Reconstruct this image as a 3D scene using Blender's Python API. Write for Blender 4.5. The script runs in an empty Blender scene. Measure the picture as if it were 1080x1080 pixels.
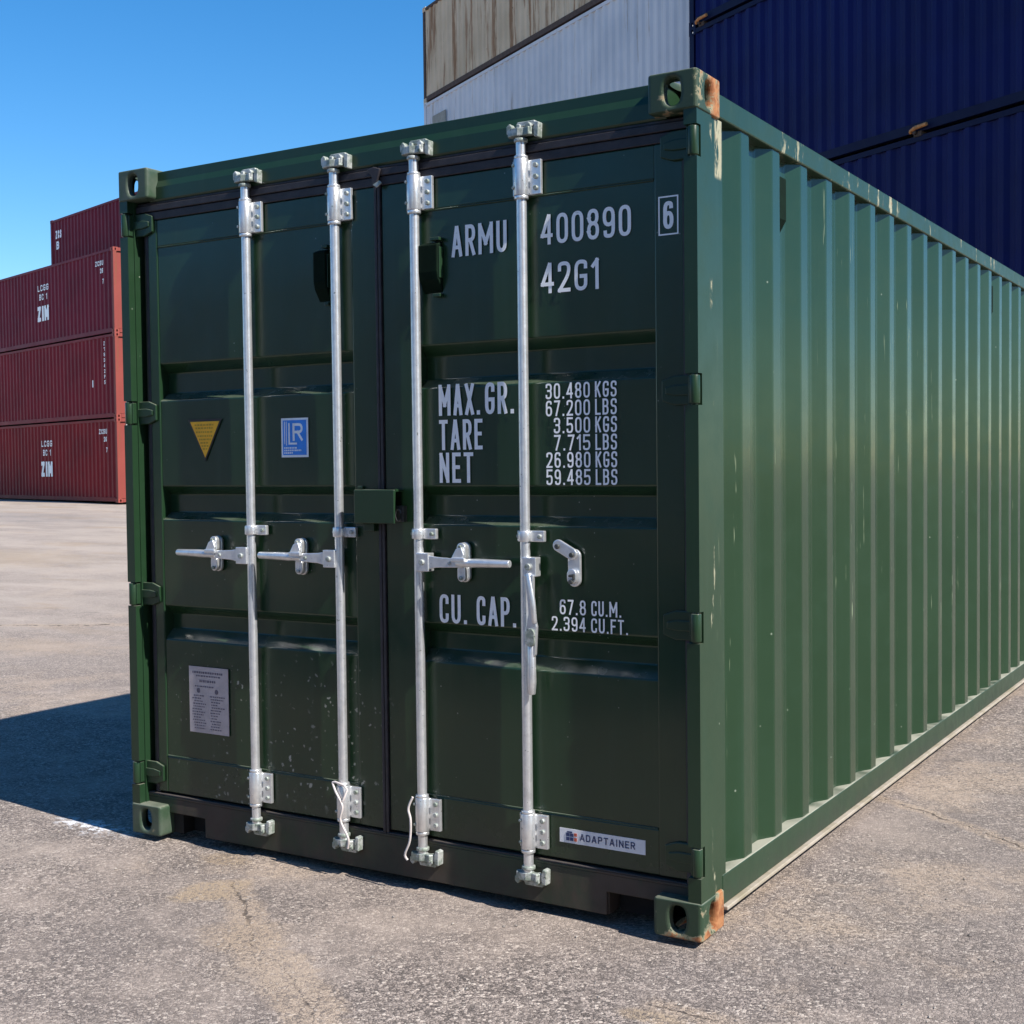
import bpy, bmesh, math, random
from mathutils import Vector, Matrix, noise as mnoise

random.seed(11)
S = bpy.context.scene
COL = S.collection
R = math.radians
PI = math.pi

# ------------------------------------------------------------------ camera
CAM = (3.9948, -3.5785, 1.4385)
PITCH, ROLL, YAW = -0.03658, -0.01126, 0.55265
cd = bpy.data.cameras.new('camera')
cam = bpy.data.objects.new('camera', cd)
COL.objects.link(cam)
cam.matrix_world = (Matrix.Translation(CAM) @ Matrix.Rotation(YAW, 4, 'Z')
                    @ Matrix.Rotation(PI / 2 + PITCH, 4, 'X') @ Matrix.Rotation(ROLL, 4, 'Z'))
cd.sensor_width = 36.0
cd.lens = 36.0 * 1381.8 / 1080.0
cd.clip_start = 0.05
cd.clip_end = 9000
S.camera = cam
S.render.resolution_x = S.render.resolution_y = 1024

# ------------------------------------------------------------------ light
SUN_EL, SUN_FRONT = R(44.8), R(7.0)           # from +x, a little in front of the doors
sd = Vector((math.cos(SUN_EL) * math.cos(SUN_FRONT), -math.cos(SUN_EL) * math.sin(SUN_FRONT), math.sin(SUN_EL)))
W = bpy.data.worlds.new('World')
S.world = W
W.use_nodes = True
wt = W.node_tree
sky = wt.nodes.new('ShaderNodeTexSky')
sky.sky_type = 'NISHITA'
sky.sun_disc = False
sky.sun_elevation = SUN_EL
sky.sun_rotation = math.atan2(sd.x, sd.y)
sky.air_density = 1.0
sky.dust_density = 0.1
sky.ozone_density = 4.0
bg = wt.nodes['Background']
bg.inputs['Strength'].default_value = 0.108
hs = wt.nodes.new('ShaderNodeHueSaturation')
hs.inputs['Saturation'].default_value = 1.33
wt.links.new(sky.outputs[0], hs.inputs['Color'])
wt.links.new(hs.outputs[0], bg.inputs['Color'])
sl = bpy.data.lights.new('sun', 'SUN')
sl.energy = 5.0
sl.angle = R(0.5)
sl.color = (1.0, 0.955, 0.89)
sun = bpy.data.objects.new('sun', sl)
COL.objects.link(sun)
sun.rotation_euler = sd.to_track_quat('Z', 'Y').to_euler()
sun.location = (8, -6, 12)
S.view_settings.view_transform = 'Standard'
S.view_settings.look = 'None'
S.view_settings.exposure = 0.68
S.view_settings.gamma = 1.0


# ------------------------------------------------------------------ material helpers
class NT:
    def __init__(s, name):
        s.m = bpy.data.materials.new(name)
        s.m.use_nodes = True
        s.t = s.m.node_tree
        s.b = s.t.nodes['Principled BSDF']
        s.co = s.n('ShaderNodeTexCoord').outputs['Object']
        s.geo = None

    def n(s, typ, **kw):
        o = s.t.nodes.new(typ)
        for k, v in kw.items():
            setattr(o, k, v)
        return o

    def put(s, sock, v):
        if isinstance(v, bpy.types.NodeSocket):
            s.t.links.new(v, sock)
        elif v is not None:
            if isinstance(v, (tuple, list)) and len(v) == 3 and len(sock.default_value) == 4:
                v = (*v, 1)
            sock.default_value = v

    def math(s, op, a, b=None, c=None, clamp=False):
        o = s.n('ShaderNodeMath', operation=op, use_clamp=clamp)
        s.put(o.inputs[0], a)
        s.put(o.inputs[1], b)
        s.put(o.inputs[2], c)
        return o.outputs[0]

    def mul(s, a, b): return s.math('MULTIPLY', a, b)
    def add(s, a, b): return s.math('ADD', a, b)
    def mx(s, a, b): return s.math('MAXIMUM', a, b)

    def step(s, v, a, b):
        o = s.n('ShaderNodeMapRange', interpolation_type='SMOOTHSTEP')
        s.put(o.inputs[0], v)
        o.inputs[1].default_value = min(a, b)
        o.inputs[2].default_value = max(a, b)
        o.inputs[3].default_value = 0 if a < b else 1
        o.inputs[4].default_value = 1 if a < b else 0
        return o.outputs[0]

    def vec(s, scale=(1, 1, 1), loc=(0, 0, 0), rot=(0, 0, 0), src=None):
        o = s.n('ShaderNodeMapping')
        s.put(o.inputs[0], src or s.co)
        o.inputs[1].default_value = loc
        o.inputs[2].default_value = rot
        o.inputs[3].default_value = scale
        return o.outputs[0]

    def noise(s, scale, detail=4, rough=.55, vec=None, dist=0):
        o = s.n('ShaderNodeTexNoise')
        s.put(o.inputs['Vector'], vec or s.co)
        o.inputs['Scale'].default_value = scale
        o.inputs['Detail'].default_value = detail
        o.inputs['Roughness'].default_value = rough
        o.inputs['Distortion'].default_value = dist
        return o.outputs[0]

    def voro(s, scale, vec=None, feature='F1', out='Distance', rnd=1):
        o = s.n('ShaderNodeTexVoronoi', feature=feature)
        s.put(o.inputs['Vector'], vec or s.co)
        o.inputs['Scale'].default_value = scale
        o.inputs['Randomness'].default_value = rnd
        return o.outputs[out]

    def xyz(s, src=None):
        o = s.n('ShaderNodeSeparateXYZ')
        s.put(o.inputs[0], src or s.co)
        return o.outputs

    def mix(s, f, a, b, mode='MIX'):
        o = s.n('ShaderNodeMix', data_type='RGBA', blend_type=mode)
        s.put(o.inputs[0], f)
        s.put(o.inputs[6], a)
        s.put(o.inputs[7], b)
        return o.outputs[2]

    def normal(s):
        if not s.geo:
            s.geo = s.n('ShaderNodeNewGeometry')
        return s.xyz(s.geo.outputs['Normal'])

    def box(s, c, lo, hi, soft=.02):
        """1 inside a box of object space, None = unbounded"""
        v = None
        for i in range(3):
            if lo[i] is not None:
                q = s.step(c[i], lo[i] - soft, lo[i] + soft)
                v = q if v is None else s.mul(v, q)
            if hi[i] is not None:
                q = s.step(c[i], hi[i] + soft, hi[i] - soft)
                v = q if v is None else s.mul(v, q)
        return v

    def done(s, col=None, rough=None, metal=None, bump=None, bstr=.3, bdist=.01, spec=None):
        s.put(s.b.inputs['Base Color'], col)
        s.put(s.b.inputs['Roughness'], rough)
        s.put(s.b.inputs['Metallic'], metal)
        if spec is not None:
            s.put(s.b.inputs['Specular IOR Level'], spec)
        if bump is not None:
            o = s.n('ShaderNodeBump')
            o.inputs['Strength'].default_value = bstr
            o.inputs['Distance'].default_value = bdist
            s.put(o.inputs['Height'], bump)
            s.t.links.new(o.outputs[0], s.b.inputs['Normal'])
        return s.m


CREAM = (.33, .31, .21)
DUST = (.20, .17, .13)
GREEN = (.0120, .0350, .0150)


def green_paint(name, splash=False, chips=0.0, dust_up=0.5, low=0.0, rust=0.0, scrape=None, rough=.3, dirt=0.0, streak=True, spec=.42, fade=1.0, grey=0.0):
    t = NT(name)
    G = lambda *k: tuple(x * fade for x in k)
    c = t.xyz()
    n1 = t.noise(1.3, 5)
    col = t.mix(t.step(n1, .3, .7), G(*GREEN), G(.0160, .042, .0195))
    n2 = t.noise(9, 6, .65)
    col = t.mix(t.mul(t.step(n2, .5, .8), .35), col, G(.0185, .048, .025))
    if streak:                                             # faint rain streaks running down
        st = t.noise(1, 4, .6, t.vec((26, 26, .9)))
        col = t.mix(t.mul(t.step(st, .52, .78), .28), col, G(.026, .056, .034))
    r = t.add(rough, t.mul(t.step(n2, .35, .75), .10))
    if dust_up:
        up = t.step(t.normal()[2], .45, .9)
        f = t.mul(t.mul(up, t.step(t.noise(6, 5), .25, .6)), dust_up)
        col = t.mix(f, col, (.34, .33, .26))
        r = t.add(r, t.mul(f, .3))
    if low:                                                # road dirt thrown up on the lowest half metre
        f = t.mul(t.mul(t.step(c[2], low, 0.02), t.step(t.noise(7, 6, .7), .28, .68)), .75)
        col = t.mix(f, col, (.042, .034, .027))
        r = t.add(r, t.mul(f, .4))
    if dirt:
        f = t.mul(t.step(t.noise(4, 7, .7, t.vec((1, 1, .6))), .38, .62), dirt)
        col = t.mix(f, col, (.075, .056, .044))
        r = t.add(r, t.mul(f, .35))
    if splash:                                             # dried pale mud flecks
        wv = t.n('ShaderNodeVectorMath', operation='MULTIPLY_ADD')
        nz = t.n('ShaderNodeTexNoise')
        t.put(nz.inputs['Vector'], t.co)
        nz.inputs['Scale'].default_value = 38
        nz.inputs['Detail'].default_value = 3
        t.t.links.new(nz.outputs['Color'], wv.inputs[0])
        wv.inputs[1].default_value = (.035, .035, .035)
        t.t.links.new(t.co, wv.inputs[2])
        v = t.voro(36, wv.outputs[0])
        big = t.voro(15, t.vec((1, 1, 1), (3, 1, 7), (0, 0, 0), wv.outputs[0]))
        reg = t.mul(t.box(c, (.25, None, .17), (1.2, None, .70), .14), t.step(t.noise(4.2, 4, .7), .42, .58))
        f = t.mx(t.mul(t.step(v, .24, .13), t.step(t.noise(20, 2), .44, .54)), t.mul(t.step(big, .15, .10), t.step(t.noise(11, 2), .46, .52)))
        col = t.mix(t.mul(f, reg), col, (.36, .36, .31))
        reg2 = t.step(t.noise(2.3, 3), .52, .62)
        f2 = t.mul(t.step(t.voro(26, t.vec((1, 1, 1), (9, 2, 1))), .075, .05), reg2)
        col = t.mix(t.mul(f2, .6), col, (.30, .32, .28))
    if grey:                                               # weathered, dusty casting
        col = t.mix(t.mul(t.step(t.noise(8, 6, .7), .25, .65), grey), col, (.115, .125, .105))
    if chips:
        sc = t.noise(1, 3, .6, t.vec((70, 70, 3.2)))
        reg = t.step(t.noise(1.6, 3, .6, t.vec((1, 1, .55))), .50, .62)
        f = t.mul(t.mul(t.step(sc, .665, .71), reg), chips)
        col = t.mix(f, col, (.22, .26, .16))
        dn = t.mul(t.step(t.voro(11), .05, .03), t.step(t.noise(5, 2), .50, .56))
        col = t.mix(t.mul(dn, chips * .8), col, (.30, .34, .27))
        r = t.add(r, t.mul(f, .3))
    if scrape:                                             # paint rubbed off to primer, rust in its middle
        for lo, hi, thr in scrape:
            f = t.mul(t.box(c, lo, hi, .008), t.step(t.noise(14, 5, .7, t.vec((1, 1, .35))), thr, thr + .08))
            col = t.mix(f, col, CREAM)
            f2 = t.mul(f, t.step(t.noise(11, 4), .56, .66))
            col = t.mix(f2, col, (.25, .10, .035))
            r = t.add(r, t.mul(f, .35))
    if rust:
        nn = t.noise(13, 7, .7)
        thr = .66 - .22 * rust
        side = t.mul(t.step(c[0], 2.40, 2.43), t.add(.25, t.mul(t.step(c[1], .06, .13), .75)))
        side = t.mx(side, t.mul(t.step(c[2], .04, .0), .7))
        f0 = t.add(t.add(nn, -.12), t.mul(side, .235 * rust))
        halo = t.step(f0, thr, thr + .05)
        col = t.mix(halo, col, (.24, .22, .14))
        core = t.step(f0, thr + .04, thr + .12)
        rc = t.mix(t.step(t.noise(40, 4), .35, .65), (.20, .066, .022), (.36, .16, .065))
        col = t.mix(core, col, rc)
        r = t.add(r, t.mul(halo, .4))
    hgt = t.add(t.mul(t.noise(2.2, 2), .8), t.mul(t.noise(130, 2), .03))
    return t.done(col, r, 0, hgt, .18, .02, spec)


def simple(name, col, rough=.5, metal=0, var=.25, scale=8, col2=None, bump=0.0, up_dust=0.0, spec=None):
    t = NT(name)
    c2 = col2 or tuple(x * (1 - var) for x in col)
    cc = t.mix(t.step(t.noise(scale, 5, .65), .35, .68), col, c2)
    if up_dust:
        cc = t.mix(t.mul(t.step(t.normal()[2], .5, .95), up_dust), cc, DUST)
    rr = t.add(rough, t.mul(t.noise(scale * 3, 3), .15))
    return t.done(cc, rr, metal, t.noise(scale * 9, 3) if bump else None, bump or .2, .004, spec)


def stack_paint(name, col, col2, rust=0.0, streaks=0.3, rough=.42, rustcol=(.17, .075, .035)):
    t = NT(name)
    c = t.xyz()
    base = t.mix(t.step(t.noise(.7, 5), .32, .7), col, col2)
    st = t.noise(1, 5, .62, t.vec((5.5, 5.5, .22)))
    base = t.mix(t.mul(t.step(st, .5, .78), streaks), base, tuple(x * .55 + .02 for x in col2))
    if rust:
        r1 = t.noise(1, 6, .72, t.vec((4.6, 4.6, .30)))
        f = t.mul(t.step(r1, .60 - .10 * rust, .68 - .06 * rust), min(1, .5 + .3 * rust))
        base = t.mix(f, base, rustcol)
        r2 = t.noise(6.5, 6, .7, t.vec((1, 1, .6)))
        base = t.mix(t.step(r2, .70 - .05 * rust, .75 - .04 * rust), base, tuple(x * .6 for x in rustcol))
    hgt = t.noise(1.1, 3)
    return t.done(base, t.add(rough, t.mul(t.noise(3, 4), .2)), 0, hgt, .15, .03, .18)


M = {}
M['door'] = green_paint('door_green_paint', splash=True, low=.38, rough=.17, dust_up=.2, spec=.5)
M['side'] = green_paint('side_green_paint', chips=.8, rough=.14)
M['post'] = green_paint('post_green_paint', chips=.9, rough=.3,
                        scrape=[((2.40, .150, 2.30), (2.5, .203, 2.5), .42), ((2.40, .085, .12), (2.5, .15, .72), .60),
                                ((2.40, .088, .60), (2.5, .135, 1.75), .61), ((2.40, .10, 1.9), (2.5, .125, 2.45), .56)])
M['rail'] = green_paint('rail_green_paint', chips=1.0, dust_up=.65, rough=.34,
                        scrape=[((2.40, .7, 2.46), (2.5, 2.2, 2.6), .56), ((2.40, 2.6, 2.46), (2.5, 6.0, 2.6), .6)])
M['lowrail'] = green_paint('low_rail_green_paint', chips=.6, dust_up=.9, low=.16, rough=.36)
M['lip'] = simple('worn_primer', (.36, .31, .25), .7, 0, .3, 9, (.26, .22, .15), .2)
M['cast_rusty'] = green_paint('rusty_casting_paint', rust=.9, fade=1.15, grey=.12, rough=.45, streak=False, dirt=.12)
M['cast'] = green_paint('casting_paint', rust=.42, rough=.5, streak=False, fade=1.4, grey=.5)
M['header'] = green_paint('header_green_paint', rough=.28, dust_up=.4)
M['sill'] = green_paint('sill_dirty_green', dirt=.92, low=.3, rough=.42, dust_up=.7)
M['hinge'] = green_paint('hinge_green_paint', chips=.5, rough=.3, dust_up=.35, streak=False)
M['rubber'] = simple('door_rubber', (.018, .015, .019), .5, 0, .4, 20, (.034, .029, .034), .2, .25)
M['galv'] = NT('galvanised_steel')
_t = M['galv']
_c = _t.mix(_t.step(_t.noise(45, 4, .6), .35, .65), (.66, .68, .70), (.76, .77, .78))
_c = _t.mix(_t.mul(_t.step(_t.noise(9, 5, .7), .56, .70), .5), _c, (.50, .51, .51))
_c = _t.mix(_t.mul(_t.step(_t.noise(60, 3, .7), .66, .72), .8), _c, (.10, .13, .10))
_c = _t.mix(_t.mul(_t.step(_t.noise(6, 5, .7, _t.vec((1, 1, .35))), .57, .68), .35), _c, (.34, .31, .27))
M['galv'] = _t.done(_c, _t.add(.27, _t.mul(_t.noise(30, 3), .15)), .75, _t.noise(70, 3), .15, .003)
M['galv_dull'] = NT('dull_cast_steel')
_t = M['galv_dull']
_c = _t.mix(_t.step(_t.noise(30, 5, .7), .40, .60), (.46, .48, .46), (.22, .26, .22))
_c = _t.mix(_t.mul(_t.step(_t.noise(52, 4, .7), .60, .66), .9), _c, (.06, .085, .06))
M['galv_dull'] = _t.done(_c, .5, .3, _t.noise(60, 4), .4, .005)
M['bolt'] = simple('dark_bolt', (.10, .105, .10), .5, .5, .4, 40)
M['white'] = NT('white_lettering')
_t = M['white']
_c = _t.mix(_t.mul(_t.step(_t.noise(55, 4, .7), .62, .72), .55), (.93, .94, .94), (.40, .45, .43))
M['white'] = _t.done(_c, .42, 0)
M['vent'] = simple('vent_plastic', (.003, .012, .006), .8, 0, .3, 20, spec=.12)
M['yellow'] = simple('yellow_sticker', (1.0, .50, .008), .4, 0, .12, 30)
M['black'] = simple('black_sticker', (.014, .011, .010), .45, 0, .2, 30)
M['print'] = simple('sticker_print', (.62, .32, .01), .5, 0, .2, 30)
M['lrblue'] = simple('blue_sticker', (.03, .27, .85), .35, 0, .15, 25)
M['lrwhite'] = simple('white_sticker', (.85, .90, .94), .4, 0, .1, 25)
M['plate'] = simple('data_plate_metal', (.50, .45, .46), .42, .25, .16, 18)
M['plate_print'] = simple('data_plate_print', (.16, .14, .18), .5, .1, .3, 60)
M['sticker'] = simple('brand_sticker_white', (.72, .74, .78), .4, 0, .08, 25)
M['navy'] = simple('navy_print', (.02, .035, .12), .4, 0, .1, 25)
M['redprint'] = simple('red_print', (.45, .09, .05), .4, 0, .1, 25)
M['cord'] = simple('pale_cord', (.62, .56, .54), .7, 0, .2, 40)
M['roof'] = simple('roof_green_paint', (.05, .11, .07), .45, 0, .3, 3)
M['floor_dark'] = simple('underside_steel', (.05, .045, .04), .7, 0, .3, 6)
M['shade_black'] = simple('black_for_shade', (.008, .008, .008), .8, 0, .3, 10)  # near black that paints shade in the sill pockets and vent slots
M['red'] = stack_paint('dark_red_paint', (.21, .012, .024), (.16, .010, .020), .0, .22)
M['red2'] = stack_paint('plum_red_paint', (.17, .012, .030), (.13, .010, .024), .0, .2)
M['red3'] = stack_paint('brick_red_paint', (.23, .012, .018), (.17, .010, .016), .0, .25)
M['pink'] = stack_paint('faded_red_end_paint', (.28, .066, .052), (.23, .052, .042), .25, .3)
M['blue'] = stack_paint('navy_blue_paint', (.0003, .0042, .080), (.0003, .0032, .058), .0, .25, .45)
M['bluerail'] = stack_paint('navy_rail_paint', (.001, .004, .036), (.001, .0035, .028), .0, .2, .5)
M['wht'] = stack_paint('off_white_paint', (.62, .63, .66), (.52, .54, .58), .12, .3, .5, (.30, .22, .15))
M['brown'] = stack_paint('faded_beige_paint', (.64, .51, .36), (.52, .41, .28), 1.0, .3, .6, (.22, .10, .04))
M['orange'] = simple('orange_painted_steel', (.62, .26, .08), .55, 0, .4, 14)
M['steel_dark'] = simple('dark_rusty_steel', (.09, .055, .04), .7, .1, .4, 10)


# ------------------------------------------------------------------ mesh builder
class MB:
    def __init__(s):
        s.v, s.f, s.sm, s.mi = [], [], [], []
        s.cur = 0

    def face(s, pts, smooth=False):
        i = len(s.v)
        s.v += [tuple(p) for p in pts]
        s.f.append(list(range(i, i + len(pts))))
        s.sm.append(smooth)
        s.mi.append(s.cur)

    def raw(s, verts, faces, smooth=False):
        i = len(s.v)
        s.v += [tuple(p) for p in verts]
        for f in faces:
            s.f.append([i + k for k in f])
            s.sm.append(smooth)
            s.mi.append(s.cur)
        return s

    def box(s, x0, x1, y0, y1, z0, z1):
        v = [(x0, y0, z0), (x1, y0, z0), (x1, y1, z0), (x0, y1, z0), (x0, y0, z1), (x1, y0, z1), (x1, y1, z1), (x0, y1, z1)]
        return s.raw(v, [(0, 3, 2, 1), (4, 5, 6, 7), (0, 1, 5, 4), (1, 2, 6, 5), (2, 3, 7, 6), (3, 0, 4, 7)])

    def prism(s, prof, axis, a0, a1, smooth=False):
        """closed 2-D profile swept along an axis: 'x' -> (y,z), 'y' -> (x,z), 'z' -> (x,y)"""
        def p(q, a):
            return {'x': (a, q[0], q[1]), 'y': (q[0], a, q[1]), 'z': (q[0], q[1], a)}[axis]
        n = len(prof)
        v = [p(q, a0) for q in prof] + [p(q, a1) for q in prof]
        s.raw(v, [(i, (i + 1) % n, n + (i + 1) % n, n + i) for i in range(n)], smooth)
        s.raw([p(q, a0) for q in prof], [list(range(n))[::-1]])
        s.raw([p(q, a1) for q in prof], [list(range(n))])
        return s

    def tube(s, pts, rad, seg=14, caps=True, smooth=True):
        pts = [Vector(p) for p in pts]
        rad = rad if isinstance(rad, (list, tuple)) else [rad] * len(pts)
        rings = []
        prev = None
        for i, p in enumerate(pts):
            d = (pts[min(i + 1, len(pts) - 1)] - pts[max(i - 1, 0)]).normalized()
            if prev is None:
                a = Vector((0, 0, 1)) if abs(d.z) < .9 else Vector((1, 0, 0))
                u = d.cross(a).normalized()
            else:
                u = (prev - d * prev.dot(d)).normalized()
            prev = u
            w = d.cross(u)
            rings.append([p + (u * math.cos(2 * PI * k / seg) + w * math.sin(2 * PI * k / seg)) * rad[i] for k in range(seg)])
        v = [q for r_ in rings for q in r_]
        f = []
        for i in range(len(pts) - 1):
            for k in range(seg):
                f.append((i * seg + k, i * seg + (k + 1) % seg, (i + 1) * seg + (k + 1) % seg, (i + 1) * seg + k))
        s.raw(v, f, smooth)
        if caps:
            s.raw(rings[0], [list(range(seg))[::-1]])
            s.raw(rings[-1], [list(range(seg))])
        return s

    def rod(s, x, y, prof, seg=18):
        """vertical lathe; prof = [(z, r), ...]; sharp steps between repeated z"""
        for (z0, r0), (z1, r1) in zip(prof[:-1], prof[1:]):
            a = [(x + r0 * math.cos(2 * PI * k / seg), y + r0 * math.sin(2 * PI * k / seg), z0) for k in range(seg)]
            b = [(x + r1 * math.cos(2 * PI * k / seg), y + r1 * math.sin(2 * PI * k / seg), z1) for k in range(seg)]
            s.raw(a + b, [(k, (k + 1) % seg, seg + (k + 1) % seg, seg + k) for k in range(seg)], abs(z1 - z0) > 1e-6)
        for (z, r), flip in ((prof[0], True), (prof[-1], False)):
            q = [(x + r * math.cos(2 * PI * k / seg), y + r * math.sin(2 * PI * k / seg), z) for k in range(seg)]
            s.raw(q, [list(range(seg))[::-1] if flip else list(range(seg))])
        return s

    def obround(s, cx, cz, hw, hh, y0, y1, seg=10, ang=0):
        pr = []
        r = min(hw, hh)
        for k in range(seg + 1):
            a = PI * k / seg
            pr.append((r * math.cos(a), (hh - r) + r * math.sin(a)))
        for k in range(seg + 1):
            a = PI + PI * k / seg
            pr.append((r * math.cos(a), -(hh - r) + r * math.sin(a)))
        ca, sa = math.cos(ang), math.sin(ang)
        pr = [(cx + ca * a - sa * b, cz + sa * a + ca * b) for a, b in pr]
        return s.prism(pr, 'y', y0, y1)

    def build(s, name, mat, parent=None, bevel=0, seg=2, merge=False, angle=40):
        me = bpy.data.meshes.new(name)
        me.from_pydata(s.v, [], s.f)
        me.polygons.foreach_set('use_smooth', s.sm)
        me.polygons.foreach_set('material_index', s.mi)
        bm = bmesh.new()
        bm.from_mesh(me)
        if merge or bevel:
            bmesh.ops.remove_doubles(bm, verts=bm.verts, dist=1e-5)
        bmesh.ops.recalc_face_normals(bm, faces=bm.faces)
        bm.to_mesh(me)
        bm.free()
        for m_ in (mat if isinstance(mat, (list, tuple)) else [mat]):
            me.materials.append(m_)
        o = bpy.data.objects.new(name, me)
        COL.objects.link(o)
        if parent:
            o.parent = parent
        if bevel:
            b = o.modifiers.new('bevel', 'BEVEL')
            b.width = bevel
            b.segments = seg
            b.limit_method = 'ANGLE'
            b.angle_limit = R(angle)
        return o


def thing(name, label, cat, loc=(0, 0, 0), rotz=0, group=None):
    o = bpy.data.objects.new(name, None)
    o.empty_display_size = .3
    COL.objects.link(o)
    o.location = loc
    o.rotation_euler = (0, 0, rotz)
    o['label'] = label
    o['category'] = cat
    if group:
        o['group'] = group
    return o


# ------------------------------------------------------------------ stencil lettering (stroke glyphs)
def RR(*p):  # marks a rounded corner
    return (*p, 1)


def rrect(a, b, c, d):
    return ('o', [RR(a, b), RR(c, b), RR(c, d), RR(a, d)])


GL = {
    'A': (.46, [[(0, 0), (.45, 1)], [(.55, 1), (1, 0)], [(.2, .28), (.8, .28)]]),
    'R': (.42, [[(0, 0), (0, 1), RR(1, 1), RR(1, .5), (0, .5)], [(.5, .5), (1, 0)]]),
    'M': (.62, [[(0, 0), (0, 1)], [(.03, .97), (.5, .32)], [(.5, .32), (.97, .97)], [(1, 1), (1, 0)]]),
    'U': (.42, [[(0, 1), RR(0, 0), RR(1, 0), (1, 1)]]),
    '0': (.42, [rrect(0, 0, 1, 1)]),
    'O': (.42, [rrect(0, 0, 1, 1)]),
    'D': (.42, [[(0, 0), (0, 1), RR(1, 1), RR(1, 0), (0, 0)]]),
    '1': (.24, [[(0, .80), (1, 1), (1, 0)]]),
    '2': (.42, [[(0, .78), RR(0, 1), RR(1, 1), RR(1, .6), (0, 0), (1, 0)]]),
    '3': (.42, [[(0, .82), RR(0, 1), RR(1, 1), RR(1, .53), (.35, .53)], [(.35, .53), RR(1, .53), RR(1, 0), RR(0, 0), (0, .18)]]),
    '4': (.44, [[(.76, 0), (.76, 1)], [(.70, 1), (0, .27)], [(0, .27), (1, .27)]]),
    '5': (.42, [[(.95, 1), (.03, 1), (0, .55), RR(1, .62), RR(1, 0), RR(0, 0), (0, .18)]]),
    '6': (.42, [[(.92, .86), RR(.9, 1), RR(0, 1), (0, .3)], rrect(0, 0, 1, .58)]),
    '7': (.40, [[(0, 1), (1, 1), (.3, 0)]]),
    '8': (.42, [rrect(0, 0, 1, .53), rrect(.04, .53, .96, 1)]),
    '9': (.42, [[(.08, .14), RR(.1, 0), RR(1, 0), (1, .7)], rrect(0, .42, 1, 1)]),
    'G': (.42, [[(1, .80), RR(1, 1), RR(0, 1), RR(0, 0), RR(1, 0), (1, .46), (.55, .46)]]),
    'C': (.42, [[(1, .76), RR(1, 1), RR(0, 1), RR(0, 0), RR(1, 0), (1, .24)]]),
    'X': (.46, [[(0, 0), (1, 1)], [(0, 1), (1, 0)]]),
    'T': (.42, [[(0, 1), (1, 1)], [(.5, 1), (.5, 0)]]),
    'E': (.38, [[(1, 1), (0, 1), (0, 0), (1, 0)], [(0, .52), (.85, .52)]]),
    'F': (.38, [[(1, 1), (0, 1), (0, 0)], [(0, .52), (.85, .52)]]),
    'N': (.44, [[(0, 0), (0, 1)], [(.03, .97), (.97, .03)], [(1, 0), (1, 1)]]),
    'K': (.42, [[(0, 0), (0, 1)], [(1, 1), (0, .42)], [(.35, .62), (1, 0)]]),
    'S': (.42, [[(1, .80), RR(1, 1), RR(0, 1), RR(0, .53), RR(1, .53), RR(1, 0), RR(0, 0), (0, .20)]]),
    'L': (.38, [[(0, 1), (0, 0), (1, 0)]]),
    'B': (.42, [[(0, 0), (0, 1), RR(.95, 1), RR(.95, .53), (0, .53)], [(.1, .53), RR(1, .53), RR(1, 0), (0, 0)]]),
    'P': (.42, [[(0, 0), (0, 1), RR(1, 1), RR(1, .46), (0, .46)]]),
    'I': (.15, [[(.5, 0), (.5, 1)]]),
    'Z': (.44, [[(0, 1), (1, 1), (0, 0), (1, 0)]]),
    '.': (.16, [[(.5, 0.0), (.5, .045)]]),
}


def _round(pts, closed, rad):
    out = []
    n = len(pts)
    for i, p in enumerate(pts):
        P = Vector(p[:2])
        if len(p) == 3 and (closed or 0 < i < n - 1):
            A, B = Vector(pts[i - 1][:2]), Vector(pts[(i + 1) % n][:2])
            ra = min(rad, (A - P).length * .5)
            rb = min(rad, (B - P).length * .5)
            a, b = P + (A - P).normalized() * ra, P + (B - P).normalized() * rb
            for k in range(6):
                q = k / 5
                out.append(a * (1 - q) ** 2 + P * 2 * q * (1 - q) + b * q * q)
        else:
            out.append(P)
    c = [out[0]]
    for q in out[1:]:
        if (q - c[-1]).length > 1e-6:
            c.append(q)
    return c


def stroke(mb, pts, closed, t, place, lift, cap=True):
    """a constant-width band along a polyline; sharp bends start a new band a hair higher"""
    if closed:
        runs = [(pts + [pts[0]], True)]
    else:
        runs, cur = [], [pts[0]]
        for i in range(1, len(pts)):
            cur.append(pts[i])
            if i < len(pts) - 1:
                d1, d2 = (pts[i] - pts[i - 1]).normalized(), (pts[i + 1] - pts[i]).normalized()
                if d1.dot(d2) < .5:
                    runs.append((cur, False))
                    cur = [pts[i]]
        runs.append((cur, False))
    for ri, (q, ring) in enumerate(runs):
        n = len(q)
        if not ring:                                # square ends reach round the corner they meet
            q = list(q)
            if cap or ri:
                q[0] = q[0] - (q[1] - q[0]).normalized() * t * .5
            if cap or ri < len(runs) - 1:
                q[-1] = q[-1] + (q[-1] - q[-2]).normalized() * t * .5
        L, Rr = [], []
        for i in range(n):
            p = q[i]
            a = q[i - 1] if i else (q[-2] if ring else None)
            b = q[i + 1] if i < n - 1 else (q[1] if ring else None)
            d1 = (p - a).normalized() if a is not None else (b - p).normalized()
            d2 = (b - p).normalized() if b is not None else d1
            n1, n2 = Vector((-d1.y, d1.x)), Vector((-d2.y, d2.x))
            m = (n1 + n2).normalized()
            k = t / 2 / max(.7, m.dot(n1))
            L.append(p + m * k)
            Rr.append(p - m * k)
        z = lift + ri * .00015
        for i in range(n - 1):
            mb.face([place(L[i], z), place(L[i + 1], z), place(Rr[i + 1], z), place(Rr[i], z)])


def text_width(txt, gap):
    w = 0
    for ch in txt:
        w += (.30 if ch == ' ' else GL[ch][0]) + gap
    return w - gap


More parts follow.
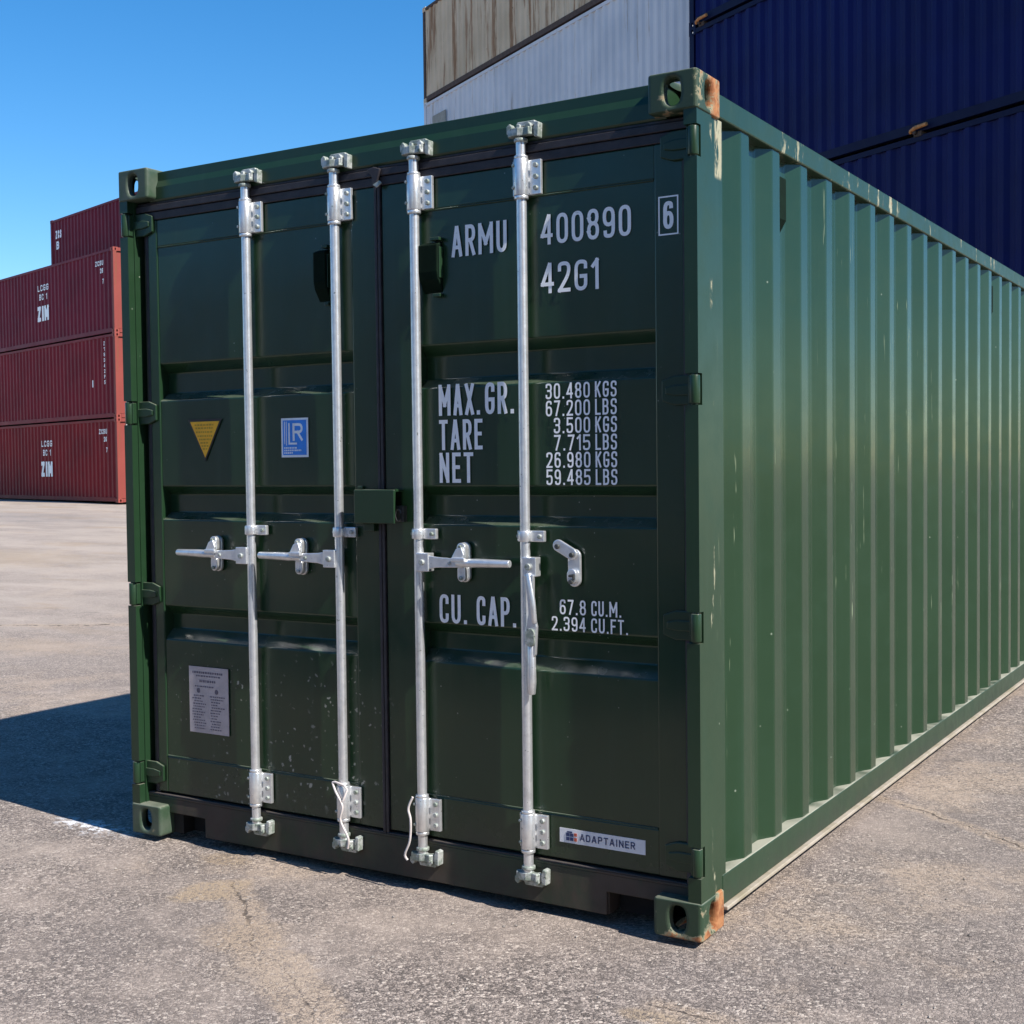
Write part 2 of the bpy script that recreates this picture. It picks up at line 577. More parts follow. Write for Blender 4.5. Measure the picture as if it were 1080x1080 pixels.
def letters(mb, txt, x0, z0, h, width, place, wt=.15, gap=.13):
    """text starting at x0, baseline z0, fitted to a total width"""
    k = width / (text_width(txt, gap) * h)
    x = x0
    for ch in txt:
        if ch == ' ':
            x += (.30 + gap) * h * k
            continue
        w, strokes = GL[ch]
        w *= h * k
        t = wt * h
        for si, st in enumerate(strokes):
            closed = st[0] == 'o'
            pts = st[1] if closed else st
            sx = max(w - t, 1e-4)
            q = [(x + t / 2 + p[0] * sx, z0 + t / 2 + p[1] * (h - t), *p[2:]) for p in pts]
            if ch == '.':
                q = [(x + w / 2, z0), (x + w / 2, z0 + t * 1.1)]
            stroke(mb, _round(q, closed, .24 * h), closed, t, place, si * .0005, ch != '.')
        x += w + gap * h * k


# ------------------------------------------------------------------ ground
def smooth(a, b, x):
    q = max(0, min(1, (x - a) / (b - a)))
    return q * q * (3 - 2 * q)


def ground_z(x, y):
    left = smooth(-6, -34, x) if x < -6 else 0
    z = -.022 + .40 * left
    z += .11 * smooth(8, 13.5, y) * (1 - left)
    d = math.hypot(x - 1, y)
    if d < 40:
        z += .011 * mnoise.noise(Vector((x * .55, y * .55, 3))) * smooth(40, 20, d)
        z += .004 * mnoise.noise(Vector((x * 2.3, y * 2.3, 9))) * smooth(25, 10, d)
    return z


def axis_coords(lo, hi, c0, c1, st):
    a = []
    x = c0
    while x < c1:
        a.append(x)
        x += st
    a.append(c1)
    s, x = st, c1
    while x < hi:
        s *= 1.22
        x += s
        a.append(x)
    s, x = st, c0
    b = []
    while x > lo:
        s *= 1.22
        x -= s
        b.append(x)
    return b[::-1] + a


def asphalt():
    t = NT('worn_asphalt')
    c = t.xyz()
    # stones of the surface dressing
    v1 = t.voro(100, out='Color')
    sep = t.n('ShaderNodeSeparateColor')
    t.put(sep.inputs[0], v1)
    v2 = t.voro(210, out='Color')
    sep2 = t.n('ShaderNodeSeparateColor')
    t.put(sep2.inputs[0], v2)
    tone = t.add(t.mul(sep.outputs[0], .55), t.mul(sep2.outputs[0], .45))
    col = t.mix(t.step(tone, .12, .92), (.082, .069, .061), (.43, .355, .305))
    col = t.mix(t.mul(t.step(sep.outputs[1], .86, .95), .8), col, (.62, .53, .45))
    col = t.mix(t.mul(t.step(sep2.outputs[2], .84, .93), .8), col, (.05, .043, .042))
    edge = t.voro(100, feature='DISTANCE_TO_EDGE')
    col = t.mix(t.mul(t.step(edge, .10, .0), .55), col, (.085, .072, .066))
    # fines that fill the gaps in worn areas
    w = t.noise(.9, 7, .62)
    w2 = t.noise(3.6, 6, .66, t.vec((1, 1, 1), (4, 7, 0)))
    worn = t.step(t.add(t.mul(w, .6), t.mul(w2, .4)), .46, .64)
    col = t.mix(t.mul(worn, .5), col, (.40, .325, .27))
    mott = t.noise(11, 6, .7, t.vec((1, 1, 1), (5, 3, 0)))
    col = t.mix(t.mul(t.step(mott, .47, .68), .42), col, (.15, .122, .105))
    col = t.mix(t.mul(t.step(mott, .46, .30), .28), col, (.44, .36, .30))
    big = t.noise(.22, 5, .6, t.vec((1, 1, 1), (11, 2, 0)))
    col = t.mix(t.mul(t.step(big, .40, .62), .55), col, (.225, .19, .172))
    gr0 = t.step(t.add(t.mul(t.noise(60, 4, .75), .6), t.mul(tone, .4)), .28, .60)
    tn = t.noise(.75, 7, .68, t.vec((1, 1, 1), (21, 8, 0)))
    col = t.mix(t.mul(t.mul(t.step(tn, .50, .64), gr0), .6), col, (.43, .33, .245))
    dk = t.noise(1.25, 7, .7, t.vec((1, 1, 1), (3, 17, 0)))
    col = t.mix(t.mul(t.step(dk, .56, .70), .5), col, (.12, .10, .092))
    oil = t.noise(2.1, 5, .6, t.vec((1, 1, 1), (31, 5, 0)))
    col = t.mix(t.mul(t.step(oil, .66, .74), .55), col, (.075, .066, .062))
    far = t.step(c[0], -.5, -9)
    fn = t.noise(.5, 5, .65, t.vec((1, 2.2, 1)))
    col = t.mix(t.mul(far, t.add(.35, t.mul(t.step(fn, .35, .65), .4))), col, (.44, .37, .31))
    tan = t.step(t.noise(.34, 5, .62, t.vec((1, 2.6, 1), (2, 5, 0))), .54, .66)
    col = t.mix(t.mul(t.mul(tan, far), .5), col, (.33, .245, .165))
    spots = t.step(t.noise(1.1, 6, .7, t.vec((1, 2.4, 1), (7, 1, 0))), .62, .70)
    col = t.mix(t.mul(spots, .45), col, (.10, .085, .075))
    hgt = t.add(t.mul(t.step(edge, 0, .16), .6), t.mul(t.noise(260, 3), .35))
    hgt = t.add(hgt, t.mul(tone, .5))
    hgt = t.mul(hgt, t.add(.55, t.mul(t.math('SUBTRACT', 1, worn), .45)))

    # cracks: (point a, point b, half width, wander)
    def crack(a, b, hw, amp, seed, fray):
        ax, ay = a
        dx, dy = b[0] - ax, b[1] - ay
        L = math.hypot(dx, dy)
        ux, uy = dx / L, dy / L
        rx, ry = t.add(c[0], -ax), t.add(c[1], -ay)
        al = t.add(t.mul(rx, ux), t.mul(ry, uy))
        ac = t.add(t.mul(rx, -uy), t.mul(ry, ux))
        cm = t.n('ShaderNodeCombineXYZ')
        t.put(cm.inputs[0], al)
        cm.inputs[1].default_value = seed
        wob = t.mul(t.add(t.noise(2.6, 6, .68, cm.outputs[0]), -.5), amp)
        dd = t.math('ABSOLUTE', t.add(t.add(ac, wob), t.mul(t.add(t.noise(34, 4, .7), -.5), .034)))
        inside = t.mul(t.step(al, -.03, .05), t.step(al, L + .03, L - .1))
        wid = t.add(t.mul(t.step(t.noise(7, 4, .7, cm.outputs[0]), .38, .62), hw * 1.6), -.0022)
        near = t.step(t.math('SUBTRACT', dd, wid), .004, -.002)
        halo = t.mul(t.step(t.math('SUBTRACT', dd, t.mul(t.noise(9, 5, .7), fray)), .03, -.02), inside)
        return t.mul(near, inside), halo
    gr_ = t.step(t.add(t.mul(t.noise(70, 4, .75), .6), t.mul(tone, .4)), .30, .60)
    groove = None
    for cr in [((.74, -.22), (1.15, -.54), .0055, .16, 1.3, .10), ((1.10, -.52), (1.85, -1.02), .0028, .22, 5.3, .16),
               ((2.36, 2.06), (3.3, 1.38), .0055, .14, 4.1, .07), ((2.45, -.43), (2.75, -.42), .004, .08, 2.2, .08),
               ((-9, 3.2), (-5.2, 5.0), .03, .5, 9.2, .2), ((-7.0, 8.2), (-3.0, 6.9), .025, .4, 3.4, .2)]:
        line, halo = crack(*cr)
        col = t.mix(t.mul(t.mul(halo, gr_), .55), col, (.42, .32, .23))
        col = t.mix(t.mul(line, .75), col, (.07, .055, .045))
        groove = line if groove is None else t.mx(groove, line)

    # a bare tan patch in front of the left door
    def patch(x, y, rx, ry, sharp, seed):
        d = t.math('SQRT', t.add(t.math('POWER', t.mul(t.add(c[0], -x), 1 / rx), 2), t.math('POWER', t.mul(t.add(c[1], -y), 1 / ry), 2)))
        d = t.add(d, t.mul(t.add(t.noise(6, 5, .7, t.vec((1, 1, 1), (seed, 0, 0))), -.5), 1.5))
        return t.step(d, 1.0, 1.0 - sharp)
    for x, y, rx, ry, sh, k, cc in [(.76, -.33, .13, .17, .5, .72, (.35, .265, .18)), (1.45, -.80, .28, .13, .9, .5, (.38, .30, .23)), (2.5, -.50, .14, .05, .6, .6, (.36, .27, .18)), (-.3, -.35, .6, .3, .9, .35, (.36, .30, .25)), (-5.1, 3.5, 1.2, .6, .8, .5, (.38, .29, .21)), (1.15, -.60, .20, .18, .6, .5, (.34, .26, .19)),
                                    (.55, -.05, .15, .10, .5, .5, (.32, .235, .15)), (2.95, -.75, .14, .1, .4, .6, (.30, .20, .13)),
                                    (-14, 9.5, 3.2, 1.6, .7, .6, (.34, .26, .18)), (-24, 17, 7, 3, .8, .45, (.20, .185, .185))]:
        col = t.mix(t.mul(t.mul(patch(x, y, rx, ry, sh, x), gr_), min(1, k * 1.25)), col, cc)
    # spilt white powder beside the left casting
    sp = t.mul(patch(-.26, .03, .34, .12, .9, 3), t.step(t.noise(21, 6, .75, t.vec((1, 1.6, 1))), .49, .56))
    col = t.mix(t.mul(sp, .8), col, (.85, .85, .87))
    hgt = t.math('SUBTRACT', hgt, t.mul(groove, 1.4))
    return t.done(col, .88, 0, hgt, .6, .005, .25)


xs = axis_coords(-2600, 2600, -9, 7, .16)
ys = axis_coords(-2600, 2600, -4.5, 7, .16)
g = MB()
nx = len(xs)
g.raw([(x, y, ground_z(x, y)) for y in ys for x in xs],
      [(j * nx + i, j * nx + i + 1, (j + 1) * nx + i + 1, (j + 1) * nx + i) for j in range(len(ys) - 1) for i in range(nx - 1)], True)
go = g.build('ground', asphalt())
go['kind'] = 'structure'
go['label'] = 'worn grey brown asphalt yard with cracks and tan stains'

# ------------------------------------------------------------------ the green container
CW, CL, CH = 2.438, 12.192, 2.591
root = thing('shipping_container', 'large dark green shipping container with white lettering and four silver locking rods, in front', 'shipping container')


def hole_loop(hw, hh, n=24, p=2.6):
    pts = []
    for k in range(n):
        a = 2 * PI * (k + .5) / n
        ca, sa = math.cos(a), math.sin(a)
        r = (abs(ca) ** p + abs(sa) ** p) ** (-1 / p)
        pts.append((hw * r * ca, hh * r * sa))
    return pts


def casting_mb(sx, sy, sz, dims=(.162, .178, .118), th=.026):
    """hollow corner casting with the outward sides (sx, sy, sz = -1/1) pierced; local origin at the min corner"""
    dx, dy, dz = dims
    mb = MB()
    org = Vector((0, 0, 0))
    faces = [  # origin, u, v, normal, usize, vsize, hole (hw, hh) or None
        ((0, 0, 0), (1, 0, 0), (0, 0, 1), (0, -1, 0), dx, dz, (.026, .040) if sy < 0 else None),
        ((dx, dy, 0), (-1, 0, 0), (0, 0, 1), (0, 1, 0), dx, dz, (.026, .040) if sy > 0 else None),
        ((dx, 0, 0), (0, 1, 0), (0, 0, 1), (1, 0, 0), dy, dz, (.026, .040) if sx > 0 else None),
        ((0, dy, 0), (0, -1, 0), (0, 0, 1), (-1, 0, 0), dy, dz, (.026, .040) if sx < 0 else None),
        ((0, 0, dz), (1, 0, 0), (0, 1, 0), (0, 0, 1), dx, dy, (.032, .062) if sz > 0 else None),
        ((0, dy, 0), (1, 0, 0), (0, -1, 0), (0, 0, -1), dx, dy, (.032, .062) if sz < 0 else None)]
    for o, u, v, nrm, us, vs, h in faces:
        o, u, v, nrm = Vector(o), Vector(u), Vector(v), Vector(nrm)
        cs = [o, o + u * us, o + u * us + v * vs, o + v * vs]
        if not h:
            mb.face(cs)
            continue
        lp = hole_loop(*h)
        n = len(lp)
        ctr = o + u * us / 2 + v * vs / 2
        out = [ctr + u * a + v * b for a, b in lp]
        q = n // 4
        # corner i sits in quadrant i (0: --, 1: +-, 2: ++, 3: -+); loop starts in quadrant ++
        quad = {2: (q // 2), 3: q + q // 2, 0: 2 * q + q // 2, 1: 3 * q + q // 2}
        for i in range(4):
            j = (i + 1) % 4
            a, b = quad[i], quad[j]
            idx = []
            k = a
            while True:
                idx.append(k % n)
                if k % n == b % n:
                    break
                k += 1
            mb.face([cs[i], cs[j]] + [out[k] for k in reversed(idx)])
        inn = [p - nrm * th for p in out]
        for k in range(n):
            mb.face([out[k], out[(k + 1) % n], inn[(k + 1) % n], inn[k]])
    return mb


def add_casting(x0, y0, z0, sx, sy, sz, mat, par):
    mb = casting_mb(sx, sy, sz)
    mb.v = [(a + x0, b + y0, c + z0) for a, b, c in mb.v]
    return mb.build('corner_casting', mat, par, bevel=.013, seg=4, merge=True, angle=50)


for sx in (-1, 1):
    for sy in (-1, 1):
        for sz in (-1, 1):
            near_right = sx > 0 and sy < 0
            o = add_casting(0 if sx < 0 else CW - .162, 0 if sy < 0 else CL - .178, 0 if sz < 0 else CH - .118, sx, sy, sz,
                            M['cast_rusty'] if near_right else M['cast'], root)
            if near_right:
                o['label'] = 'corner casting with bare rust and rubbed paint on its outer side'

# corner posts (door end have notches for the hinges)
HZ = [2.383, 1.654, .945, .238]
HH = .047


def mir(x, s):
    return x if s > 0 else CW - x


for s in (1, -1):
    mb = MB()

    def mbox(x0, x1, *r):
        a, b = mir(x0, s), mir(x1, s)
        mb.box(min(a, b), max(a, b), *r)
    mbox(2.388, 2.434, .034, .114, .116, CH - .116)
    mbox(2.380, 2.429, .114, .206, .116, CH - .116)
    zz = [.116]
    for hz in sorted(HZ):
        zz += [hz - HH, hz + HH]
    zz.append(CH - .116)
    for a, b in zip(zz[::2], zz[1::2]):
        mbox(2.392, 2.434, .005, .034, a, b)
    mb.build('corner_post', M['post'], root)
    mb = MB()
    mbox(2.29, 2.432, CL - .13, CL - .006, .116, CH - .116)
    mb.build('corner_post', M['side'], root, bevel=.006)


# corrugated long sides
def corrugation(y0, y1, first, period=.2815, crest=.072, slant=.0685):
    """(y, depth) list, depth 0 at the crest, 1 in the trough; 'first' = right edge of a crest"""
    pts = []
    k = math.floor((y0 - first) / period) - 1
    while first + k * period < y1 + period:
        e = first + k * period
        pts += [(e - crest - slant, 1), (e - crest, 0), (e, 0), (e + slant, 1)]
        k += 1
    out = [(y0, 1)]
    for p in pts:
        if y0 + .004 < p[0] < y1 - .004:
            out.append(p)
    out.append((y1, 1))
    return out


for s in (1, -1):
    mb = MB()
    pr = corrugation(.204, CL - .13, .448)
    x = lambda d: mir(2.4225 - .036 * d, s)
    v = [(x(d), y, .13) for y, d in pr] + [(x(d), y, 2.50) for y, d in pr]
    n = len(pr)
    mb.raw(v, [(i, i + 1, n + i + 1, n + i) for i in range(n - 1)])
    o = mb.build('side_panel', M['side'], root, bevel=.007, seg=3, angle=15)
    mb = MB()
    a, b = sorted((mir(2.37, s), mir(2.430, s)))
    mb.box(a, b, .178, CL - .178, 2.484, 2.557)
    mb.build('top_rail', M['rail'], root, bevel=.005)
    mb = MB()
    a, b = sorted((mir(2.34, s), mir(2.431, s)))
    mb.box(a, b, .178, CL - .178, .062, .157)
    rl = mb.build('bottom_rail', M['lowrail'], root, bevel=.004)
    mb = MB()
    a, b = sorted((mir(2.37, s), mir(2.4465, s)))
    mb.box(a, b, .179, CL - .179, .048, .0605)
    mb.build('rail_lip', M['lip'], rl, bevel=.003)
    for yv in (.787, 4.162):                                # side vents, moulded boxes in a trough
        mb = MB()
        xo, xi = 2.412, 2.386
        zt, zb = 2.425, 2.225
        prof = [(xi, zb), (xo, zb + .045), (xo, zt - .012), (xi, zt)]
        prof = [(mir(a_, s), b_) for a_, b_ in prof]
        mb.prism(prof, 'y', yv - .036, yv + .036)
        vt = mb.build('side_vent', M['vent'], root, bevel=.004)
        mb = MB()
        mb.prism([(mir(a_ , s), b_) for a_, b_ in ((xi + .002, zb + .016), (xo - .003, zb + .050), (xo - .003, zt - .02), (xi + .002, zt - .010))], 'y', yv - .0385, yv - .0365)
        mb.build('vent_slot_shade', M['shade_black'], vt)  # black plate painting the shade on the vent's open face
        for z_ in (zt + .014, zb - .014):
            mb = MB()
            mb.tube([(mir(2.386, s), yv - .02, z_), (mir(2.393, s), yv - .02, z_)], .007, 10)
            mb.build('rivet', M['galv_dull'], vt)

# roof, underside and blind end
mb = MB()
pr = corrugation(.20, CL - .2, .4)
v = [(.06, y, 2.556 - .02 * d) for y, d in pr] + [(CW - .06, y, 2.556 - .02 * d) for y, d in pr]
n = len(pr)
mb.raw(v, [(i, i + 1, n + i + 1, n + i) for i in range(n - 1)])
mb.build('roof', M['roof'], root)
mb = MB()
mb.box(.10, 2.338, .20, CL - .2, .145, .155)
for k in range(36):
    y = .35 + k * .32
    mb.box(.10, 2.338, y, y + .05, .05, .1455)
mb.build('floor', M['floor_dark'], root)
mb = MB()
pr = corrugation(.15, CW - .15, .5, .25)
v = [(x_, CL - .03 - .04 * d, .12) for x_, d in pr] + [(x_, CL - .03 - .04 * d, 2.5) for x_, d in pr]
n = len(pr)
mb.raw(v, [(i, i + 1, n + i + 1, n + i) for i in range(n - 1)])
mb.build('end_wall', M['side'], root, bevel=.006)
for a, b in ((2.46, 2.57), (.03, .14)):
    mb = MB()
    mb.box(.16, CW - .16, CL - .12, CL - .01, a, b)
    mb.build('end_beam', M['side'], root, bevel=.004)

# door header and sill
mb = MB()
mb.prism([(.052, 2.466), (.046, 2.474), (.046, 2.520), (.056, 2.545), (.056, 2.580), (.20, 2.580), (.20, 2.466)], 'x', .12, CW - .12)
mb.build('door_header', M['header'], root, bevel=.003)
mb = MB()
zlo, zhi = .012, .143
P0, P1, P2, P3 = .045, .352, 2.092, CW - .045
mb.prism([(P0, .086), (P1, .086), (P1, zlo), (P2, zlo), (P2, .086), (P3, .086), (P3, zhi), (P0, zhi)], 'y', .050, .060)
mb.prism([(.047, zhi + .0), (.047, .152), (.12, .152), (.12, zhi + .0)], 'x', P0, P3)
mb.box(.17, CW - .17, .19, .20, .0, .14)
for xa in (P1, P2):
    mb.box(xa - .004, xa + .004, .0605, .19, zlo, .12)
mb.box(.16, P1, .0605, .19, .088, .12)
mb.box(P2, CW - .16, .0605, .19, .088, .12)
mb.build('door_sill', M['sill'], root, bevel=.003)
for a, b in ((.1625, P1 - .006), (P2 + .006, CW - .1625)):  # black blocks added in the sill pockets to paint their shade
    mb = MB()
    mb.box(a, b, .13, .186, .004, .084)
    e = .052 if a < 1 else .012
    a0, b0 = (a, a + e) if a < 1 else (b - e, b)
    mb.box(a0, b0, .072, .1295, .004, .084)
    mb.build('pocket_shade_block', M['shade_black'], root)

# ---------------------------------------------------------------- doors
YS, YF = .058, .053                  # pressed sheet / frame front
BANDS = [(1.843, 1.806, 1.728, 1.698), (1.368, 1.335, 1.265, 1.237), (.903, .868, .810, .769)]
DEP = .042


def make_door(x0, xa, xb, x1, hinge_side):
    """frame stiles x0..xa and xb..x1, pressed sheet between"""
    mb = MB()
    mb.box(x0, xa, YF, .11, .166, 2.398)
    mb.box(xb, x1, YF, .11, .166, 2.398)
    mb.box(xa, xb, YF + .002, .11, 2.294, 2.398)
    mb.box(xa, xb, YF + .002, .11, .166, .308)
    fr = mb.build('door', M['door'], root, bevel=.004)
    mb = MB()
    pr = [(2.294, YS)]
    for a, b, c_, d in BANDS:
        pr += [(a, YS), (b, YS + DEP), (c_, YS + DEP), (d, YS)]
    pr += [(.308, YS)]
    # lightly dished panels: subdivide across so the sheet is not dead flat
    nxs = 17
    xs_ = [xa + (xb - xa) * i / (nxs - 1) for i in range(nxs)]
    full = []
    for (z0, y0), (z1, y1) in zip(pr[:-1], pr[1:]):
        k = 8 if abs(z1 - z0) > .2 else 1
        for i in range(k):
            q = i / k
            full.append((z0 + (z1 - z0) * q, y0 + (y1 - y0) * q))
    full.append(pr[-1])
    vv = []
    for z, y in full:
        for x in xs_:
            edge = min(1, min(x - xa, xb - x) / .06)
            vv.append((x, y + edge * .0016 * mnoise.noise(Vector((x * 3.1, z * 3.1, x0))), z))
    ff = [(j * nxs + i, j * nxs + i + 1, (j + 1) * nxs + i + 1, (j + 1) * nxs + i) for j in range(len(full) - 1) for i in range(nxs - 1)]
    mb.raw(vv, ff, True)
    sh = mb.build('door_sheet', M['door'], fr, bevel=.0045, seg=3, angle=28)
    sh.modifiers['bevel'].harden_normals = True
    # weld seams along the sheet
    for z in (2.292, .310):
        mb = MB()
        mb.tube([(xa + .003, YS - .001, z), (xb - .003, YS - .001, z)], .0034, 8)
        mb.build('weld_seam', M['hinge'], fr)
    # hinges
    sgn = hinge_side
    for hz in HZ:
        mb = MB()
        X = (lambda u: mir(u, sgn))
        pf = [(2.298, hz - .030), (2.338, hz - .044), (2.398, hz - .044), (2.398, hz + .044), (2.338, hz + .044), (2.298, hz + .030)]
        mb.prism([(X(a), b) for a, b in pf], 'y', YF - .012, YF - .001)
        pf = [(2.312, hz - .010), (2.345, hz - .016), (2.392, hz - .016), (2.392, hz + .016), (2.345, hz + .016), (2.312, hz + .010)]
        mb.prism([(X(a), b) for a, b in pf], 'y', YF - .018, YF - .012)
        hb = mb.build('hinge', M['hinge'], root, bevel=.003)
        mb = MB()
        mb.rod(X(2.417), .017, [(hz - .042, .0165), (hz + .042, .0165)])
        mb.rod(X(2.417), .017, [(hz - .056, .010), (hz + .058, .010)])
        a, b = sorted((X(2.396), X(2.418)))
        mb.box(a, b, .016, .050, hz - .040, hz + .040)
        mb.build('hinge_pin', M['hinge'], hb, bevel=.002)
    return fr


doorL = make_door(.104, .152, 1.108, 1.214, -1)
doorL['label'] = 'left door leaf with yellow triangle and data plate'
doorR = make_door(1.242, 1.394, 2.273, 2.368, 1)
doorR['label'] = 'right door leaf with white lettering'

# rubber gaskets, two ribbed lips round each leaf
for (x0, x1, fr) in ((.104, 1.214, doorL), (1.242, 2.368, doorR)):
    mb = MB()
    il = x0 < 1
    ax0 = x0 - (.052 if il else .013)
    ax1 = x1 + (.013 if il else .016)
    for (u, w_, dy) in ((0, .032, .050), (.032, .026, .044), (.058, .012, .052)):
        mb.box(ax0, ax1, dy, .10, 2.399 + u, 2.399 + u + w_ - .002)
    if il:
        mb.prism([(.054, .098), (.068, .072), (.076, .062), (.090, .056), (.103, .060), (.103, .098)], 'z', .158, 2.3985)
    else:
        mb.box(ax0, x0 - .001, .045, .10, .158, 2.3985)
    mb.box(x1 + .001, ax1, .045, .10, .158, 2.3985)
    mb.box(ax0, ax1, .046, .09, .1525, .1575)
    gk = mb.build('door_gasket', M['rubber'], fr, bevel=.003)
mb = MB()       # torn corner of the centre seal
mb.prism([(1.195, 2.455), (1.222, 2.462), (1.252, 2.452), (1.243, 2.425), (1.234, 2.40), (1.218, 2.40), (1.214, 2.43)], 'y', .034, .043)
mb.build('seal_flap', M['rubber'], doorL, bevel=.003)
# folded top edge of the flap, worn pale
mb = MB()
mb.prism([(1.222, 2.400), (1.252, 2.412), (1.262, 2.402), (1.240, 2.388)], 'y', .029, .0335)
mb.build('seal_clip', M['galv_dull'], doorL, bevel=.002)

# ---------------------------------------------------------------- locking rods
RY = .026
RODS = [(.640, -1, 0), (1.056, -1, 0), (1.399, 1, 0), (1.820, 1, 1)]


def make_rod(x, hdir, hang):
    mb = MB()
    mb.rod(x, RY, [(.115, .0165), (2.47, .0165)], 20)
    rod = mb.build('locking_rod', M['galv'], root)
    for up in (1, 0):
        zc = 2.350 if up else .249
        sg = 1 if up else -1
        mb = MB()
        mb.rod(x, RY, [(zc - .058, .0245), (zc + .058, .0245)], 20)
        mb.rod(x, RY, [(zc - .070, .0235), (zc - .0585, .0235)], 20)
        mb.rod(x, RY, [(zc + .0585, .0225), (zc + .068, .0225)], 20)
        mb.box(x - .034, x + .010, .030, .0495, zc - .056, zc + .056)
        mb.box(x + .010, x + .066, .036, .0495, zc - .056, zc + .054)
        mb.cur = 1
        for z_ in (zc - .036, zc, zc + .036):
            mb.tube([(x + .048, .037, z_), (x + .048, .029, z_)], .0085, 8)
        for z_ in (zc - .034, zc + .036):
            mb.tube([(x - .018, .012, z_), (x - .019, .003, z_)], .0055, 8)
        mb.build('rod_bracket', [M['galv'], M['galv_dull']], rod, bevel=.003)
        # cam on the rod end, and its keeper welded to header / sill
        ze = 2.492 if up else .104
        mb = MB()
        mb.rod(x, RY, [(min(ze - sg * .032, ze - sg * .020), .0225), (max(ze - sg * .032, ze - sg * .020), .0225)], 16)
        prof = [(-.040, -.012), (-.046, .004), (-.030, .020), (-.010, .012), (.012, .014), (.026, .006), (.040, .014), (.050, .002), (.038, -.016), (.018, -.012), (.0, -.020), (-.022, -.018)]
        z0, z1 = ze - .014, ze + .012
        mb.prism([(x + a, RY + b - .002) for a, b in prof], 'z', z0, z1)
        for a, h in ((-.036, .030), (.034, .028)):
            mb.prism([(x + a - .009, ze - .004), (x + a + .009, ze - .004), (x + a + .012, ze + sg * h * .6), (x + a + .002, ze + sg * h), (x + a - .010, ze + sg * h * .7)], 'y', RY - .014, RY + .012)
        mb.build('rod_cam', M['galv_dull'], rod, bevel=.003)
        mb = MB()
        for a in (-.016, .052):
            mb.prism([(x + a, ze - .020), (x + a + .016, ze - .024), (x + a + .018, ze + .024), (x + a + .004, ze + .028), (x + a - .002, ze + .006)], 'y', .018, .0455 if up else .0495)
        mb.prism([(x - .020, ze + sg * .018), (x + .058, ze + sg * .018), (x + .050, ze + sg * .034), (x - .014, ze + sg * .034)], 'y', .026, .0455 if up else .0495)
        mb.build('cam_keeper', M['galv_dull'], rod, bevel=.003)
    # mid guide
    zc = 1.206
    mb = MB()
    mb.rod(x, RY, [(zc - .017, .0235), (zc + .017, .0235)], 18)
    mb.box(x - .032, x + .068, .030, .046, zc - .018, zc + .018)
    mb.cur = 1
    for a in (-.024, .052):
        mb.tube([(x + a, .031, zc), (x + a, .022, zc)], .008, 8)
    mb.build('rod_guide', [M['galv'], M['galv_dull']], rod, bevel=.003)
    # handle: hub block on the rod, flattened arm, round grip
    if not hang:
        zc = 1.112
        mb = MB()
        d = hdir
        hx = lambda u: x + d * u

        def bx(u0, u1, *r):
            a, b = sorted((hx(u0), hx(u1)))
            mb.box(a, b, *r)
        bx(.004, .056, .000, .036, zc - .031, zc + .031)
        mb.prism([(hx(.050), zc - .024), (hx(.085), zc - .017), (hx(.19), zc - .013), (hx(.19), zc + .014), (hx(.085), zc + .019), (hx(.050), zc + .024)], 'y', .004, .015)
        mb.tube([(hx(.165), .010, zc + .001), (hx(.225), .009, zc + .002), (hx(.245), .008, zc + .003), (hx(.36 if d < 0 else .375), .006, zc + .004)], [.012, .015, .015, .0125], 14)
        mb.cur = 1
        mb.tube([(hx(.030), .001, zc), (hx(.030), -.007, zc)], .010, 10)
        mb.tube([(hx(.14), .005, zc), (hx(.14), -.001, zc)], .007, 8)
        mb.build('door_handle', [M['galv'], M['galv_dull']], rod, bevel=.003)
        px, pz = hx(.184 if d < 0 else .177), 1.114
        mb = MB()
        mb.obround(px, pz, .0215, .067, .038, .050)
        mb.obround(px + .002, pz + .036, .017, .030, .014, .0375)
        mb.obround(px, pz - .036, .016, .028, .018, .0375)
        mb.box(px - .024, px + .030, -.010, .004, pz + .004, pz + .018)
        mb.prism([(px - .030, pz + .016), (px - .012, pz + .046), (px + .010, pz + .052), (px + .020, pz + .026), (px + .008, pz + .012)], 'y', .004, .0135)
        mb.cur = 1
        for q in (.052, -.052):
            mb.tube([(px, .013 if q > 0 else .017, pz + q), (px, .006 if q > 0 else .010, pz + q)], .0075, 8)
        mb.build('handle_retainer', [M['galv'], M['galv_dull']], root, bevel=.003)
    else:
        mb = MB()
        mb.box(x + .000, x + .052, .002, .036, 1.078, 1.140)
        mb.prism([(x + .012, 1.085), (x + .047, 1.085), (x + .046, 1.00), (x + .050, .95), (x + .058, .92), (x + .052, .83), (x + .030, .795), (x + .016, .82), (x + .014, .90), (x + .026, .96), (x + .024, 1.0)], 'y', -.006, .008)
        mb.tube([(x + .034, .002, .86), (x + .034, .002, .74), (x + .033, .003, .70)], [.013, .015, .012], 14)
        mb.tube([(x + .027, .000, 1.09), (x + .044, -.004, 1.00), (x + .050, -.004, .93)], .009, 10)
        hd = mb.build('door_handle', M['galv'], rod, bevel=.003)
        hd['label'] = 'door handle hanging straight down'
        mb = MB()
        mb.obround(x + .036, .885, .018, .030, -.014, -.0065)
        mb.build('handle_hasp', M['galv_dull'], rod, bevel=.003)
        mb = MB()
        mb.tube([(x + .026, .001, 1.11), (x + .026, -.008, 1.11)], .011, 10)
        mb.build('hub_bolt', M['galv_dull'], rod, bevel=.002)
        px, pz = 1.992, 1.108
        mb = MB()
        mb.obround(px, pz, .0225, .060, .038, .0495)
        mb.obround(px - .028, 1.166, .019, .046, .026, .0375, ang=R(62))
        mb.obround(px, pz - .026, .017, .024, .020, .0375)
        mb.cur = 1
